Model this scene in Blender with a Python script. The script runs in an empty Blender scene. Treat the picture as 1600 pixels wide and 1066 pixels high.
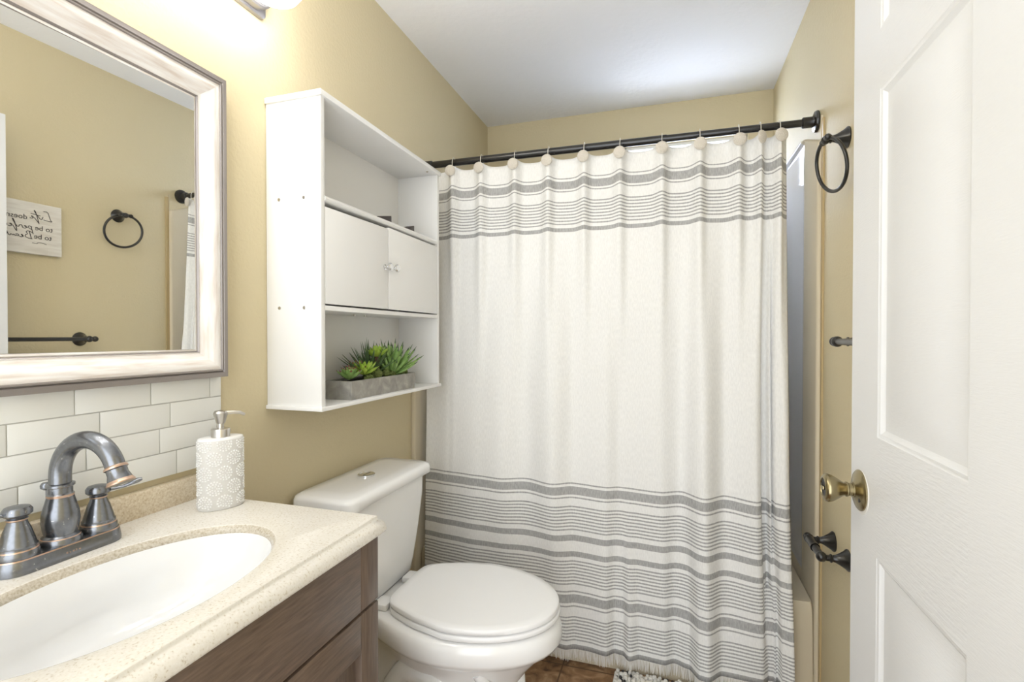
import bpy, bmesh, math, random
from mathutils import Vector, Matrix, Euler
random.seed(7)
PI = math.pi
scene = bpy.context.scene
COL = scene.collection

# ------------------------------------------------------------------ camera
cam_d = bpy.data.cameras.new('camera')
cam = bpy.data.objects.new('camera', cam_d)
COL.objects.link(cam)
YAW, PITCH, FPX = 0.30841, 0.01129, 785.7
cam_d.sensor_width = 36.0
cam_d.lens = FPX / 1600.0 * 36.0
cam_d.clip_start = 0.02
CAM = Vector((1.0425, 0.0, 1.2114))
F = Vector((-math.sin(YAW) * math.cos(PITCH), math.cos(YAW) * math.cos(PITCH), -math.sin(PITCH)))
Rv = Vector((math.cos(YAW), math.sin(YAW), 0))
Uv = Rv.cross(F)
cam.matrix_world = Matrix(((Rv.x, Uv.x, -F.x, CAM.x), (Rv.y, Uv.y, -F.y, CAM.y), (Rv.z, Uv.z, -F.z, CAM.z), (0, 0, 0, 1)))
scene.camera = cam

# ------------------------------------------------------------------ light, exposure
wd = bpy.data.worlds.new('world'); scene.world = wd; wd.use_nodes = True
bg = wd.node_tree.nodes['Background']
bg.inputs[0].default_value = (0.92, 0.96, 1.0, 1)
bg.inputs[1].default_value = 2.0
vs = scene.view_settings
vs.view_transform = 'Standard'; vs.look = 'None'; vs.gamma = 1.0; vs.use_curve_mapping = False
vs.exposure = 0.95
SHADE_GLOW = 8.5

def area(name, loc, rot, sx, sy, power, color):
    l = bpy.data.lights.new(name, 'AREA'); l.shape = 'RECTANGLE'; l.size = sx; l.size_y = sy
    l.energy = power; l.color = color
    o = bpy.data.objects.new(name, l); o.location = loc; o.rotation_euler = rot; COL.objects.link(o); return o
# daylight outside the small high window (aims into the room, -y)
area('window_daylight', (1.09, 2.96, 2.11), (math.radians(-68), 0, 0), 0.7, 0.34, 6.0, (0.66, 0.77, 1.0))

# ------------------------------------------------------------------ materials
def lin(c):
    return tuple(((v / 255) / 12.92 if v / 255 <= .04045 else ((v / 255 + .055) / 1.055) ** 2.4) for v in c) + (1,)

def mat(name, col, rough=.5, metal=0.0, spec=.5, bump=None, coat=0, emis=None, trans=0, sss=0, ior=1.45):
    """bump = (noise scale, strength, distance)"""
    m = bpy.data.materials.new(name); m.use_nodes = True
    nt = m.node_tree; b = nt.nodes['Principled BSDF']
    b.inputs['Base Color'].default_value = col if len(col) == 4 else tuple(col) + (1,)
    b.inputs['Roughness'].default_value = rough; b.inputs['Metallic'].default_value = metal
    b.inputs['Specular IOR Level'].default_value = spec
    b.inputs['Coat Weight'].default_value = coat; b.inputs['Coat Roughness'].default_value = .08
    b.inputs['Transmission Weight'].default_value = trans; b.inputs['IOR'].default_value = ior
    if emis:
        b.inputs['Emission Color'].default_value = emis[0]; b.inputs['Emission Strength'].default_value = emis[1]
    if bump:
        tc = nt.nodes.new('ShaderNodeTexCoord'); n = nt.nodes.new('ShaderNodeTexNoise')
        n.inputs['Scale'].default_value = bump[0]; n.inputs['Detail'].default_value = 3
        mp = nt.nodes.new('ShaderNodeMapping')
        if len(bump) > 3: mp.inputs['Scale'].default_value = bump[3]
        bp = nt.nodes.new('ShaderNodeBump'); bp.inputs['Strength'].default_value = bump[1]; bp.inputs['Distance'].default_value = bump[2]
        nt.links.new(tc.outputs['Object'], mp.inputs['Vector']); nt.links.new(mp.outputs['Vector'], n.inputs['Vector'])
        nt.links.new(n.outputs['Fac'], bp.inputs['Height']); nt.links.new(bp.outputs['Normal'], b.inputs['Normal'])
    return m

def mottle(m, stops, scale=8, detail=6, stretch=(1, 1, 1), distort=0.0, kind='noise'):
    """drive a material's colour from a procedural noise through a ramp"""
    nt = m.node_tree; b = nt.nodes['Principled BSDF']
    tc = nt.nodes.new('ShaderNodeTexCoord'); mp = nt.nodes.new('ShaderNodeMapping'); mp.inputs['Scale'].default_value = stretch
    if kind == 'noise':
        n = nt.nodes.new('ShaderNodeTexNoise'); n.inputs['Scale'].default_value = scale; n.inputs['Detail'].default_value = detail
        n.inputs['Distortion'].default_value = distort; out = n.outputs['Fac']
    else:
        n = nt.nodes.new('ShaderNodeTexVoronoi'); n.inputs['Scale'].default_value = scale; out = n.outputs['Distance']
    r = nt.nodes.new('ShaderNodeValToRGB'); el = r.color_ramp.elements
    while len(el) < len(stops): el.new(.5)
    for e, (p, c) in zip(el, stops): e.position = p; e.color = c if len(c) == 4 else tuple(c) + (1,)
    nt.links.new(tc.outputs['Object'], mp.inputs['Vector']); nt.links.new(mp.outputs['Vector'], n.inputs['Vector'])
    nt.links.new(out, r.inputs['Fac']); nt.links.new(r.outputs['Color'], b.inputs['Base Color'])
    return m

TAN = (.64, .555, .365)
M = {}
M['wall'] = mat('tan_wall_paint', TAN, .6, spec=.25, bump=(95, .25, .006))
M['ceiling'] = mat('ceiling_paint', (.88, .88, .885), .9, spec=.1, bump=(38, .2, .010))
M['white_paint'] = mat('white_door_paint', (.755, .762, .77), .35, bump=(55, .12, .004, (1, 1, 9)))
M['white_rail'] = mat('white_door_rail_paint', (.755, .762, .77), .35, bump=(30, .25, .004, (1, 1.2, 9)))
M['laminate'] = mat('white_laminate', (.83, .825, .81), .32)
M['laminate_edge'] = mat('white_laminate_inside', (.80, .79, .765), .4)
M['porcelain'] = mat('porcelain', (.89, .89, .885), .08, coat=.4)
M['seat'] = mat('seat_plastic', (.88, .88, .88), .22)
M['fiberglass'] = mat('fiberglass', (.66, .58, .43), .6, spec=.0)
M['fiber_in'] = mat('fiberglass_gloss', (.78, .77, .76), .05, spec=.35)
M['bronze'] = mat('oil_rubbed_bronze', (.012, .011, .010), .28, spec=.6, coat=.35)
M['rod'] = mat('black_rod', (.016, .015, .014), .25, spec=.6, coat=.3)
M['faucet'] = mat('dark_bronze_metal', (.16, .165, .175), .25, metal=.9)
mottle(M['faucet'], [(.0, (.17, .178, .195)), (.62, (.225, .235, .255)), (.72, (.25, .255, .27)), (.735, (.7, .7, .7))], 190, 2)
M['copper'] = mat('copper_edge', (.60, .42, .32), .3, metal=.9)
M['copper_dull'] = mat('worn_copper', (.38, .27, .21), .5, metal=.7)
M['nickel'] = mat('brushed_nickel', (.62, .60, .57), .28, metal=1)
M['chrome'] = mat('chrome', (.75, .75, .75), .12, metal=1)
M['brass'] = mat('antique_brass', (.34, .285, .165), .27, metal=1)
M['dark'] = mat('dark_slot', (.02, .018, .016), .5)
M['mirror'] = mat('mirror_glass', (.93, .94, .93), .01, metal=1)
M['tile'] = mat('white_gloss_tile', (.80, .80, .765), .10, coat=.2)
M['grout'] = mat('grout', (.50, .49, .46), .8)
M['basin'] = mat('white_basin', (.78, .785, .79), .10, coat=.4)
M['stone'] = mat('speckled_cultured_stone', (.74, .69, .60), .14, coat=.15)
mottle(M['stone'], [(.0, lin((150, 136, 116))), (.32, lin((200, 190, 172))), (.41, lin((221, 216, 206))), (.66, lin((226, 222, 214))), (.78, lin((236, 233, 228)))], 260, 4)
M['stone_splash'] = mat('speckled_stone_splash', (.62, .54, .42), .2)
mottle(M['stone_splash'], [(.0, lin((150, 128, 100))), (.34, lin((205, 187, 158))), (.5, lin((219, 205, 180))), (.7, lin((230, 219, 198)))], 260, 4)
M['stone_rim_shade'] = mat('speckled_stone_lip_shaded', (.5, .47, .4), .25)  # same stone as the slab; shade on the bowl lip painted in as darker colour
mottle(M['stone_rim_shade'], [(.0, lin((128, 114, 94))), (.34, lin((176, 165, 146))), (.5, lin((194, 185, 168))), (.7, lin((208, 201, 188)))], 260, 4)
M['wood'] = mat('espresso_wood', (.13, .085, .06), .34, bump=(40, .12, .003, (1, .6, 6)))
mottle(M['wood'], [(.25, lin((86, 71, 61))), (.5, lin((104, 88, 76))), (.75, lin((119, 100, 86)))], 22, 5, (1, 1, 12), .3)
M['wood_v'] = mat('espresso_wood_upright', (.13, .085, .06), .34)
mottle(M['wood_v'], [(.25, lin((86, 72, 63))), (.5, lin((103, 88, 77))), (.75, lin((116, 99, 86)))], 22, 5, (1, 12, .8), .3)
M['gap'] = mat('dark_gap', (.012, .010, .009), .8)
M['washed_h'] = mat('whitewashed_wood', (.75, .7, .66), .28)
mottle(M['washed_h'], [(.28, lin((214, 202, 192))), (.45, lin((228, 221, 215))), (.62, lin((238, 235, 232)))], 12, 6, (1, 1, 12), .2)
M['washed_v'] = mat('whitewashed_wood_upright', (.75, .7, .66), .28)
mottle(M['washed_v'], [(.28, lin((216, 205, 196))), (.45, lin((229, 223, 218))), (.62, lin((238, 235, 232)))], 12, 6, (1, 12, 1), .2)
M['pewter'] = mat('pewter_edge', (.30, .27, .255), .35, metal=.4)
M['cloth'] = mat('cream_cotton', (.80, .792, .768), .9, spec=.1)
M['stripe'] = mat('grey_stripe_cotton', (.40, .395, .385), .9, spec=.1)
for k in ('cloth', 'stripe'):
    nt = M[k].node_tree; b = nt.nodes['Principled BSDF']
    base = b.inputs['Base Color'].default_value[:]
    tc = nt.nodes.new('ShaderNodeTexCoord'); mp = nt.nodes.new('ShaderNodeMapping'); mp.inputs['Scale'].default_value = (260, 0, 60)
    n = nt.nodes.new('ShaderNodeTexNoise'); n.inputs['Scale'].default_value = 1.0; n.inputs['Detail'].default_value = 2
    r = nt.nodes.new('ShaderNodeValToRGB'); s = .86 if k == 'stripe' else .96
    r.color_ramp.elements[0].position = .35; r.color_ramp.elements[0].color = (base[0] * s, base[1] * s, base[2] * s, 1)
    r.color_ramp.elements[1].position = .65; r.color_ramp.elements[1].color = tuple(min(1, c * (2 - s)) for c in base[:3]) + (1,)
    bp = nt.nodes.new('ShaderNodeBump'); bp.inputs['Strength'].default_value = .12; bp.inputs['Distance'].default_value = .002
    nt.links.new(tc.outputs['Object'], mp.inputs['Vector']); nt.links.new(mp.outputs['Vector'], n.inputs['Vector'])
    nt.links.new(n.outputs['Fac'], r.inputs['Fac']); nt.links.new(r.outputs['Color'], b.inputs['Base Color'])
    nt.links.new(n.outputs['Fac'], bp.inputs['Height']); nt.links.new(bp.outputs['Normal'], b.inputs['Normal'])
M['fringe'] = mat('cotton_fringe', (.82, .79, .74), .9, spec=.1)
M['disc'] = mat('cream_resin', (.70, .65, .57), .5, bump=(260, .9, .004))
M['wire'] = mat('cream_wire', (.70, .67, .60), .35)
M['concrete'] = mat('grey_concrete', (.33, .32, .30), .7)
mottle(M['concrete'], [(.3, lin((138, 136, 130))), (.55, lin((160, 157, 150))), (.75, lin((186, 183, 176)))], 30, 6, (1, 1, 1), .6)
M['soil'] = mat('dark_soil', (.02, .017, .013), .95, bump=(200, 1, .01))
M['leaf'] = mat('leaf_green', (.14, .30, .05), .4)
mottle(M['leaf'], [(.3, (.19, .34, .09)), (.7, (.33, .50, .16))], 60, 3)
M['leaf_dark'] = mat('dark_leaf_green', (.075, .13, .05), .45)
M['leaf_lime'] = mat('lime_leaf', (.33, .47, .06), .4)
mottle(M['leaf_lime'], [(.3, (.24, .40, .045)), (.7, (.42, .56, .08))], 50, 3)
M['leaf_red'] = mat('red_leaf_tip', (.20, .07, .05), .45)
M['stem'] = mat('plant_stem', (.13, .075, .05), .6)
M['moss'] = mat('pale_moss_green', (.24, .30, .09), .7, bump=(300, 1, .01))
M['sign'] = mat('whitewashed_sign_board', (.75, .72, .67), .5)
mottle(M['sign'], [(.3, lin((214, 208, 198))), (.6, lin((230, 226, 218))), (.8, lin((238, 236, 230)))], 10, 5, (1, 1, 9), .3)
M['ink'] = mat('dark_lettering', (.045, .04, .04), .6)
M['soap'] = mat('grey_ceramic', (.66, .645, .62), .35)
M['soap_white'] = mat('white_ceramic', (.84, .835, .82), .22)
M['opal'] = mat('opal_glass', (.9, .9, .88), .2, emis=((1.0, .98, .95, 1), SHADE_GLOW))
M['fixture'] = mat('pewter_light_bar', (.36, .35, .36), .3, metal=.75)
M['rug'] = mat('rug_white', (.78, .76, .71), .95, bump=(160, .6, .006))
M['rug_dark'] = mat('rug_charcoal', (.06, .06, .06), .95)
M['brown_object'] = mat('dark_brown_plastic', (.03, .018, .014), .4)
M['glass'] = mat('window_pane', (1, 1, 1), .02, trans=1.0, ior=1.05)
M['vinyl'] = mat('white_window_frame', (.82, .83, .84), .35)
M['chipped'] = mat('chipped_white_paint', (.80, .79, .76), .6)
M['caulk'] = mat('tan_caulk', (.50, .385, .20), .5)

# stone floor tile
m = mat('travertine_floor', (.3, .2, .12), .4); M['floor'] = m
nt = m.node_tree; b = nt.nodes['Principled BSDF']
mottle(m, [(.28, lin((78, 56, 40))), (.40, lin((128, 97, 70))), (.55, lin((155, 120, 88))), (.72, lin((190, 160, 126)))], 17, 12, (1, 1, 1), 1.3)
ramp = [n for n in nt.nodes if n.type == 'VALTORGB'][0]
tc = nt.nodes.new('ShaderNodeTexCoord'); br = nt.nodes.new('ShaderNodeTexBrick')
br.offset = 0; br.inputs['Scale'].default_value = 1; br.inputs['Brick Width'].default_value = .33; br.inputs['Row Height'].default_value = .33
br.inputs['Mortar Size'].default_value = .003; br.inputs['Mortar Smooth'].default_value = .2
br.inputs['Mortar'].default_value = lin((96, 74, 54))
mp = nt.nodes.new('ShaderNodeMapping'); mp.inputs['Location'].default_value = (.012, .1, 0)
nt.links.new(tc.outputs['Object'], mp.inputs['Vector']); nt.links.new(mp.outputs['Vector'], br.inputs['Vector'])
nt.links.new(ramp.outputs['Color'], br.inputs['Color1']); nt.links.new(ramp.outputs['Color'], br.inputs['Color2'])
nt.links.new(br.outputs['Color'], b.inputs['Base Color'])

# ------------------------------------------------------------------ mesh helpers
class MB:
    def __init__(s): s.v = []; s.f = []; s.mi = []
    def add(s, verts, faces, mi=0, T=None):
        o = len(s.v)
        s.v += [tuple(T @ Vector(p)) if T else tuple(p) for p in verts]
        s.f += [tuple(i + o for i in f) for f in faces]
        s.mi += ([mi] * len(faces) if isinstance(mi, int) else list(mi))
        return s
    def box(s, x0, x1, y0, y1, z0, z1, bev=0.0, seg=2, mi=0, T=None):
        bm = bmesh.new(); bmesh.ops.create_cube(bm, size=1)
        for v in bm.verts: v.co = Vector(((x0 + x1) / 2 + v.co.x * (x1 - x0), (y0 + y1) / 2 + v.co.y * (y1 - y0), (z0 + z1) / 2 + v.co.z * (z1 - z0)))
        if bev: bmesh.ops.bevel(bm, geom=bm.edges[:], offset=bev, segments=seg, profile=.5, affect='EDGES')
        bm.verts.index_update()
        s.add([v.co.copy() for v in bm.verts], [[v.index for v in f.verts] for f in bm.faces], mi, T); bm.free(); return s
    def rings(s, rings, mi=0, closed=True, cap0=True, cap1=True, T=None):
        n = len(rings[0]); verts = [p for r in rings for p in r]; faces = []; mis = []
        for i in range(len(rings) - 1):
            mm = mi if isinstance(mi, int) else mi[i]
            for j in range(n if closed else n - 1):
                k = (j + 1) % n
                faces.append((i * n + j, i * n + k, (i + 1) * n + k, (i + 1) * n + j)); mis.append(mm)
        if cap0: faces.append(tuple(range(n - 1, -1, -1))); mis.append(mi if isinstance(mi, int) else mi[0])
        if cap1: faces.append(tuple((len(rings) - 1) * n + j for j in range(n))); mis.append(mi if isinstance(mi, int) else mi[-1])
        return s.add(verts, faces, mis, T)
    def lathe(s, prof, loc=(0, 0, 0), axis=(0, 0, 1), n=28, mi=0, sx=1, sy=1, rot=0):
        """prof: (radius, height) pairs; optional ellipse scale"""
        q = Vector((0, 0, 1)).rotation_difference(Vector(axis)).to_matrix().to_4x4()
        T = Matrix.Translation(loc) @ q @ Matrix.Rotation(rot, 4, 'Z')
        R = [[(max(r, 1e-5) * sx * math.cos(2 * PI * j / n), max(r, 1e-5) * sy * math.sin(2 * PI * j / n), h) for j in range(n)] for r, h in prof]
        return s.rings(R, mi, T=T)
    def tube(s, path, rad, n=12, mi=0, closed=False, flat=1.0):
        P = [Vector(p) for p in path]; N = len(P); R = rad if isinstance(rad, (list, tuple)) else [rad] * N
        def tan(i):
            a = P[(i - 1) % N] if (closed or i > 0) else P[i]; b_ = P[(i + 1) % N] if (closed or i < N - 1) else P[i]
            return (b_ - a).normalized()
        t0 = tan(0); up = Vector((0, 0, 1)) if abs(t0.z) < .9 else Vector((1, 0, 0))
        nrm = (up - t0 * up.dot(t0)).normalized(); rings = []
        for i in range(N):
            t = tan(i); nrm = (nrm - t * nrm.dot(t)).normalized(); bn = t.cross(nrm)
            rings.append([tuple(P[i] + (nrm * math.cos(2 * PI * j / n) * flat + bn * math.sin(2 * PI * j / n)) * R[i]) for j in range(n)])
        if closed: rings.append(rings[0])
        return s.rings(rings, mi, cap0=not closed, cap1=not closed)
    def sphere(s, c, r, mi=0, n=14, sc=(1, 1, 1)):
        R = []
        for i in range(n + 1):
            a = -PI / 2 + PI * i / n
            R.append([(c[0] + sc[0] * max(r * math.cos(a), 1e-5) * math.cos(2 * PI * j / (2 * n)), c[1] + sc[1] * max(r * math.cos(a), 1e-5) * math.sin(2 * PI * j / (2 * n)), c[2] + sc[2] * r * math.sin(a)) for j in range(2 * n)])
        return s.rings(R, mi)
    def build(s, name, mats, parent=None, sharp=38, **props):
        me = bpy.data.meshes.new(name); me.from_pydata(s.v, [], s.f)
        for m_ in (mats if isinstance(mats, (list, tuple)) else [mats]): me.materials.append(m_)
        for p, i in zip(me.polygons, s.mi): p.material_index = i; p.use_smooth = True
        bm = bmesh.new(); bm.from_mesh(me)
        bmesh.ops.remove_doubles(bm, verts=bm.verts, dist=1e-6)
        bmesh.ops.recalc_face_normals(bm, faces=bm.faces); bm.to_mesh(me); bm.free()
        me.set_sharp_from_angle(angle=math.radians(sharp)); me.update()
        o = bpy.data.objects.new(name, me); COL.objects.link(o)
        if parent: o.parent = parent; o.matrix_parent_inverse = Matrix.Translation(parent.location).inverted()
        for k, v in props.items(): o[k] = v
        return o

def thing(name, label, cat, loc=(0, 0, 0), group=None):
    o = bpy.data.objects.new(name, None); o.empty_display_size = .05; o.location = loc; COL.objects.link(o)
    o['label'] = label; o['category'] = cat; o['kind'] = 'thing'
    if group: o['group'] = group
    return o

def text_mesh(body, size, T, mi=0, depth=.0006):
    c = bpy.data.curves.new('lettering', 'FONT'); c.body = body; c.size = size; c.extrude = depth; c.resolution_u = 3
    o = bpy.data.objects.new('lettering', c); COL.objects.link(o); bpy.context.view_layer.update()
    me = bpy.data.meshes.new_from_object(o.evaluated_get(bpy.context.evaluated_depsgraph_get()))
    v = [tuple(T @ p.co) for p in me.vertices]; f = [tuple(p.vertices) for p in me.polygons]
    bpy.data.objects.remove(o); bpy.data.curves.remove(c); bpy.data.meshes.remove(me)
    return v, f

def interp(x, pts):
    if x <= pts[0][0]: return pts[0][1]
    for (a, b_), (c, d) in zip(pts, pts[1:]):
        if x <= c:
            t = (x - a) / (c - a); t = t * t * (3 - 2 * t); return b_ + (d - b_) * t
    return pts[-1][1]

# ------------------------------------------------------------------ room
ZF = -.05      # finished floor
W, D, H, Y0 = 1.52, 2.797, 2.44, -1.0
MB().box(-.1, W + .1, -.25, D + .1, ZF - .1, ZF).build('floor', M['floor'], kind='structure')
MB().box(-.1, W + .1, Y0, D + .1, H, H + .1).build('ceiling', M['ceiling'], kind='structure')
MB().box(-.1, 0, Y0, D + .1, ZF, H).build('wall_left', M['wall'], kind='structure')
MB().box(W, W + .1, Y0, D + .1, ZF, H).build('wall_right', M['wall'], kind='structure')
wx0, wx1, wz0, wz1 = .78, 1.405, 1.94, 2.238
wb = MB()
wb.box(0, W, D, D + .1, ZF, wz0).box(0, W, D, D + .1, wz1, H).box(0, wx0, D, D + .1, wz0, wz1).box(wx1, W, D, D + .1, wz0, wz1)
wb.build('wall_back', M['wall'], kind='structure')
wf = MB()
for a in ((wx0, wx1, wz0, wz0 + .018), (wx0, wx1, wz1 - .018, wz1), (wx0, wx0 + .022, wz0, wz1), (wx1 - .022, wx1, wz0, wz1)):
    wf.box(a[0], a[1], D + .03, D + .07, a[2], a[3], .003)
win = wf.build('window_1', M['vinyl'], kind='structure')
MB().box(wx0 + .02, wx1 - .02, D + .048, D + .052, wz0 + .02, wz1 - .02).build('pane', M['glass'], win)

# ------------------------------------------------------------------ bathtub and surround
tub = thing('bathtub', 'cream bathtub behind the striped shower curtain, its apron showing below the fringe', 'bathtub', (.76, 2.3, 0))
ty0, ty1, tz = 1.935, 2.78, .30
tb = MB()
def rr(x0, x1, y0, y1, r, z, n=6):
    out = []
    for cx, cy, a0 in ((x1 - r, y1 - r, 0), (x0 + r, y1 - r, 90), (x0 + r, y0 + r, 180), (x1 - r, y0 + r, 270)):
        for i in range(n + 1):
            a = math.radians(a0 + 90 * i / n); out.append((cx + r * math.cos(a), cy + r * math.sin(a), z))
    return out
xe = W - .018
tb.rings([rr(.018, xe, 1.915, ty1, .004, ZF + .001), rr(.018, xe, 1.916, ty1, .004, ZF + .05), rr(.018, xe, ty0 - .004, ty1, .004, tz - .05), rr(.018, xe, ty0 - .008, ty1, .01, tz - .02),
          rr(.02, xe - .002, ty0, ty1, .012, tz), rr(.07, W - .07, ty0 + .06, ty1 - .05, .12, tz), rr(.085, W - .085, ty0 + .075, ty1 - .065, .12, tz - .02),
          rr(.14, W - .14, ty0 + .11, ty1 - .11, .12, .10), rr(.2, W - .2, ty0 + .16, ty1 - .16, .1, .07)])
tb.build('tub_shell', M['fiberglass'], tub)

sur = thing('tub_surround', 'glossy cream tub surround panels around the shower alcove behind the curtain', 'tub surround', (.76, 2.3, .38))
def side_panel(xw, sgn, yf, ztop):
    """moulded end panel: raised flange running to the floor, with a round-topped recess behind it"""
    ny, nz = 76, 90; zl = ZF + .002
    ys = [yf + (2.775 - yf) * (j / ny) ** 1.6 for j in range(ny + 1)]; zs = [zl + (1.80 - zl) * i / 60 for i in range(60)] + [1.80 + (ztop - 1.80) * i / (nz - 60) for i in range(nz - 60 + 1)]
    th, dp = .016, .0135; ri, rt = yf + .17, 1.936
    verts = []; faces = []; mis = []
    for zz in zs:
        for y in ys:
            z = zz; z = min(z, ztop - .088 + .38 * max(0, y - yf)) if z > 1.5 else z
            # recess: soft vertical edge near y = ri, crisp top edge with a small rounded corner
            dy, dz = y - ri, rt - z
            ty_ = sm_(dy / .075); tz_ = sm_((dz + .004) / .012)
            if dz < .05: ty_ *= sm_((dy - .05 + math.sqrt(max(0, dz * (.1 - dz)))) / .03 + .6)
            t = ty_ * tz_ if z > .32 else 0
            e = max(0, min(1, (y - yf) / .010)); e = math.sqrt(1 - (1 - e) ** 2)
            verts.append((xw + sgn * (th * (.45 + .55 * e) - dp * t), y, z))
    n = ny + 1
    for i in range(nz):
        for j in range(ny):
            faces.append((i * n + j, i * n + j + 1, (i + 1) * n + j + 1, (i + 1) * n + j))
            mis.append(1 if (ys[j] > ri + .06 and zs[i] < rt and zs[i] > .3) else 0)
    p = MB().add(verts, faces, mis)
    p.add([(xw, yf, zl), (xw, yf, ztop), (xw + sgn * th * .45, yf, ztop), (xw + sgn * th * .45, yf, zl)], [(0, 1, 2, 3)])
    o = [verts[nz * n + j] for j in range(n)]; top = [(xw, q[1], q[2] + .004) for q in o]
    p.add(top + o, [(j, j + 1, n + j + 1, n + j) for j in range(ny)])
    return p
def sm_(t): t = max(0, min(1, t)); return t * t * (3 - 2 * t)
FM = [M['fiberglass'], M['fiber_in']]
side_panel(W - .001, -1, 1.915, 1.945).build('side_panel', FM, sur, sharp=80, label='right end panel with round-topped recess')
side_panel(.001, 1, 1.878, 1.945).build('side_panel', FM, sur, sharp=80, label='left end panel beside the cabinet')
MB().box(.004, W - .004, D - .02, D - .001, tz, 1.93, .006).build('back_panel', M['fiber_in'], sur)
MB().box(W - .006, W - .0005, 1.897, 1.914, ZF + .012, 1.93).build('trim_1', M['caulk'], kind='structure')

# ------------------------------------------------------------------ shower rod, curtain, rings
ZR, YR = 1.951, 1.985
rod = thing('shower_rod', 'black tension shower rod holding the striped curtain above the tub', 'shower rod', (.76, YR, ZR))
MB().tube([(.022, YR, ZR), (1.02, YR, ZR)], .0145, 20).build('outer_tube', M['rod'], rod)
MB().tube([(1.0, YR, ZR), (W - .02, YR, ZR)], .0128, 20).build('inner_tube', M['rod'], rod)
for xw, s, k in ((W - .0015, -1, 1), (.0005, 1, .55)):
    MB().lathe([(.036 * k, 0), (.0365 * k, .004), (.034 * k, .010), (.026 * max(k, .75), .013), (.0195, .014), (.0185, .018), (.0185, .045), (.0155, .048)], (xw, YR, ZR), (s, 0, 0), 32).build('end_flange', M['rod'], rod)

HOOKS = [.158, .285, .432, .571, .714, .851, 1.004, 1.136, 1.266, 1.336, 1.397]
LOW = [(-0.009, 1.9148), (0.0537, 1.9169), (0.1298, 1.9025), (0.1607, 1.8983), (0.2789, 1.8819), (0.3766, 1.8675), (0.4764, 1.9035), (0.5936, 1.8582), (0.6697, 1.8973), (0.7993, 1.8788), (0.8507, 1.8983), (0.9998, 1.8788), (1.0708, 1.9117), (1.151, 1.8459), (1.224, 1.9066), (1.3227, 1.8634), (1.3361, 1.8737), (1.3443, 1.9251), (1.3608, 1.921), (1.369, 1.8778), (1.3752, 1.9127), (1.3834, 1.8695), (1.4101, 1.8572), (1.4358, 1.8767)]
BOT = [(-0.0228, 1.9066), (0.1127, 1.8753), (0.2481, 1.8597), (0.3731, 1.8753), (0.4773, 1.8493), (0.5607, 1.8753), (0.6409, 1.8586), (0.6794, 1.8753), (0.7263, 1.8753), (0.793, 1.8649), (0.8284, 1.8941), (0.8544, 1.8899), (0.8815, 1.8628), (0.918, 1.8847), (1.0045, 1.8784), (1.0409, 1.9003), (1.0889, 1.8826), (1.1285, 1.8326), (1.1503, 1.8295), (1.2045, 1.8795), (1.3316, 1.8753), (1.3472, 1.8909), (1.3556, 1.9399), (1.3691, 1.9326), (1.3754, 1.8857), (1.3816, 1.9274), (1.391, 1.8649), (1.4254, 1.8493), (1.4462, 1.8753)]
ZT, ZB = 1.914, 0.0235
# stripe bands (z top, z bottom) on the cloth
BANDS = [(1.8355, 1.8308), (1.8217, 1.7907), (1.7836, 1.7788), (1.7395, 1.7342), (1.727, 1.7217), (1.7145, 1.7092), (1.7019, 1.6967), (1.6894, 1.6841), (1.6769, 1.6716), (1.6643, 1.6591), (1.6518, 1.6465), (1.6336, 1.6178), (0.6484, 0.6429), (0.6338, 0.6029), (0.5947, 0.5892), (0.5603, 0.5547), (0.5479, 0.5424), (0.5356, 0.5301), (0.5233, 0.5177), (0.5109, 0.5054), (0.4985, 0.493), (0.4862, 0.4806), (0.4738, 0.4682), (0.4511, 0.4286), (0.3893, 0.369), (0.3551, 0.3495), (0.343, 0.3374), (0.3308, 0.3252), (0.3187, 0.3131), (0.3065, 0.3009), (0.2944, 0.2888), (0.2822, 0.2766), (0.2701, 0.2644), (0.2415, 0.2359), (0.2278, 0.1958), (0.1863, 0.1807), (0.1459, 0.1403), (0.1338, 0.1281), (0.1217, 0.116), (0.1095, 0.1039), (0.0974, 0.0917), (0.0852, 0.0796), (0.073, 0.0674), (0.0609, 0.0552), (0.0409, 0.0235)]
rows = [ZT, ZB]
for a, b_ in BANDS: rows += [a, b_]
rows += [1.90, 1.88, 1.86, 1.845] + [1.6155 - i * .019 for i in range(1, 50)]
rows = sorted(set(round(z, 5) for z in rows), reverse=True)

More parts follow.
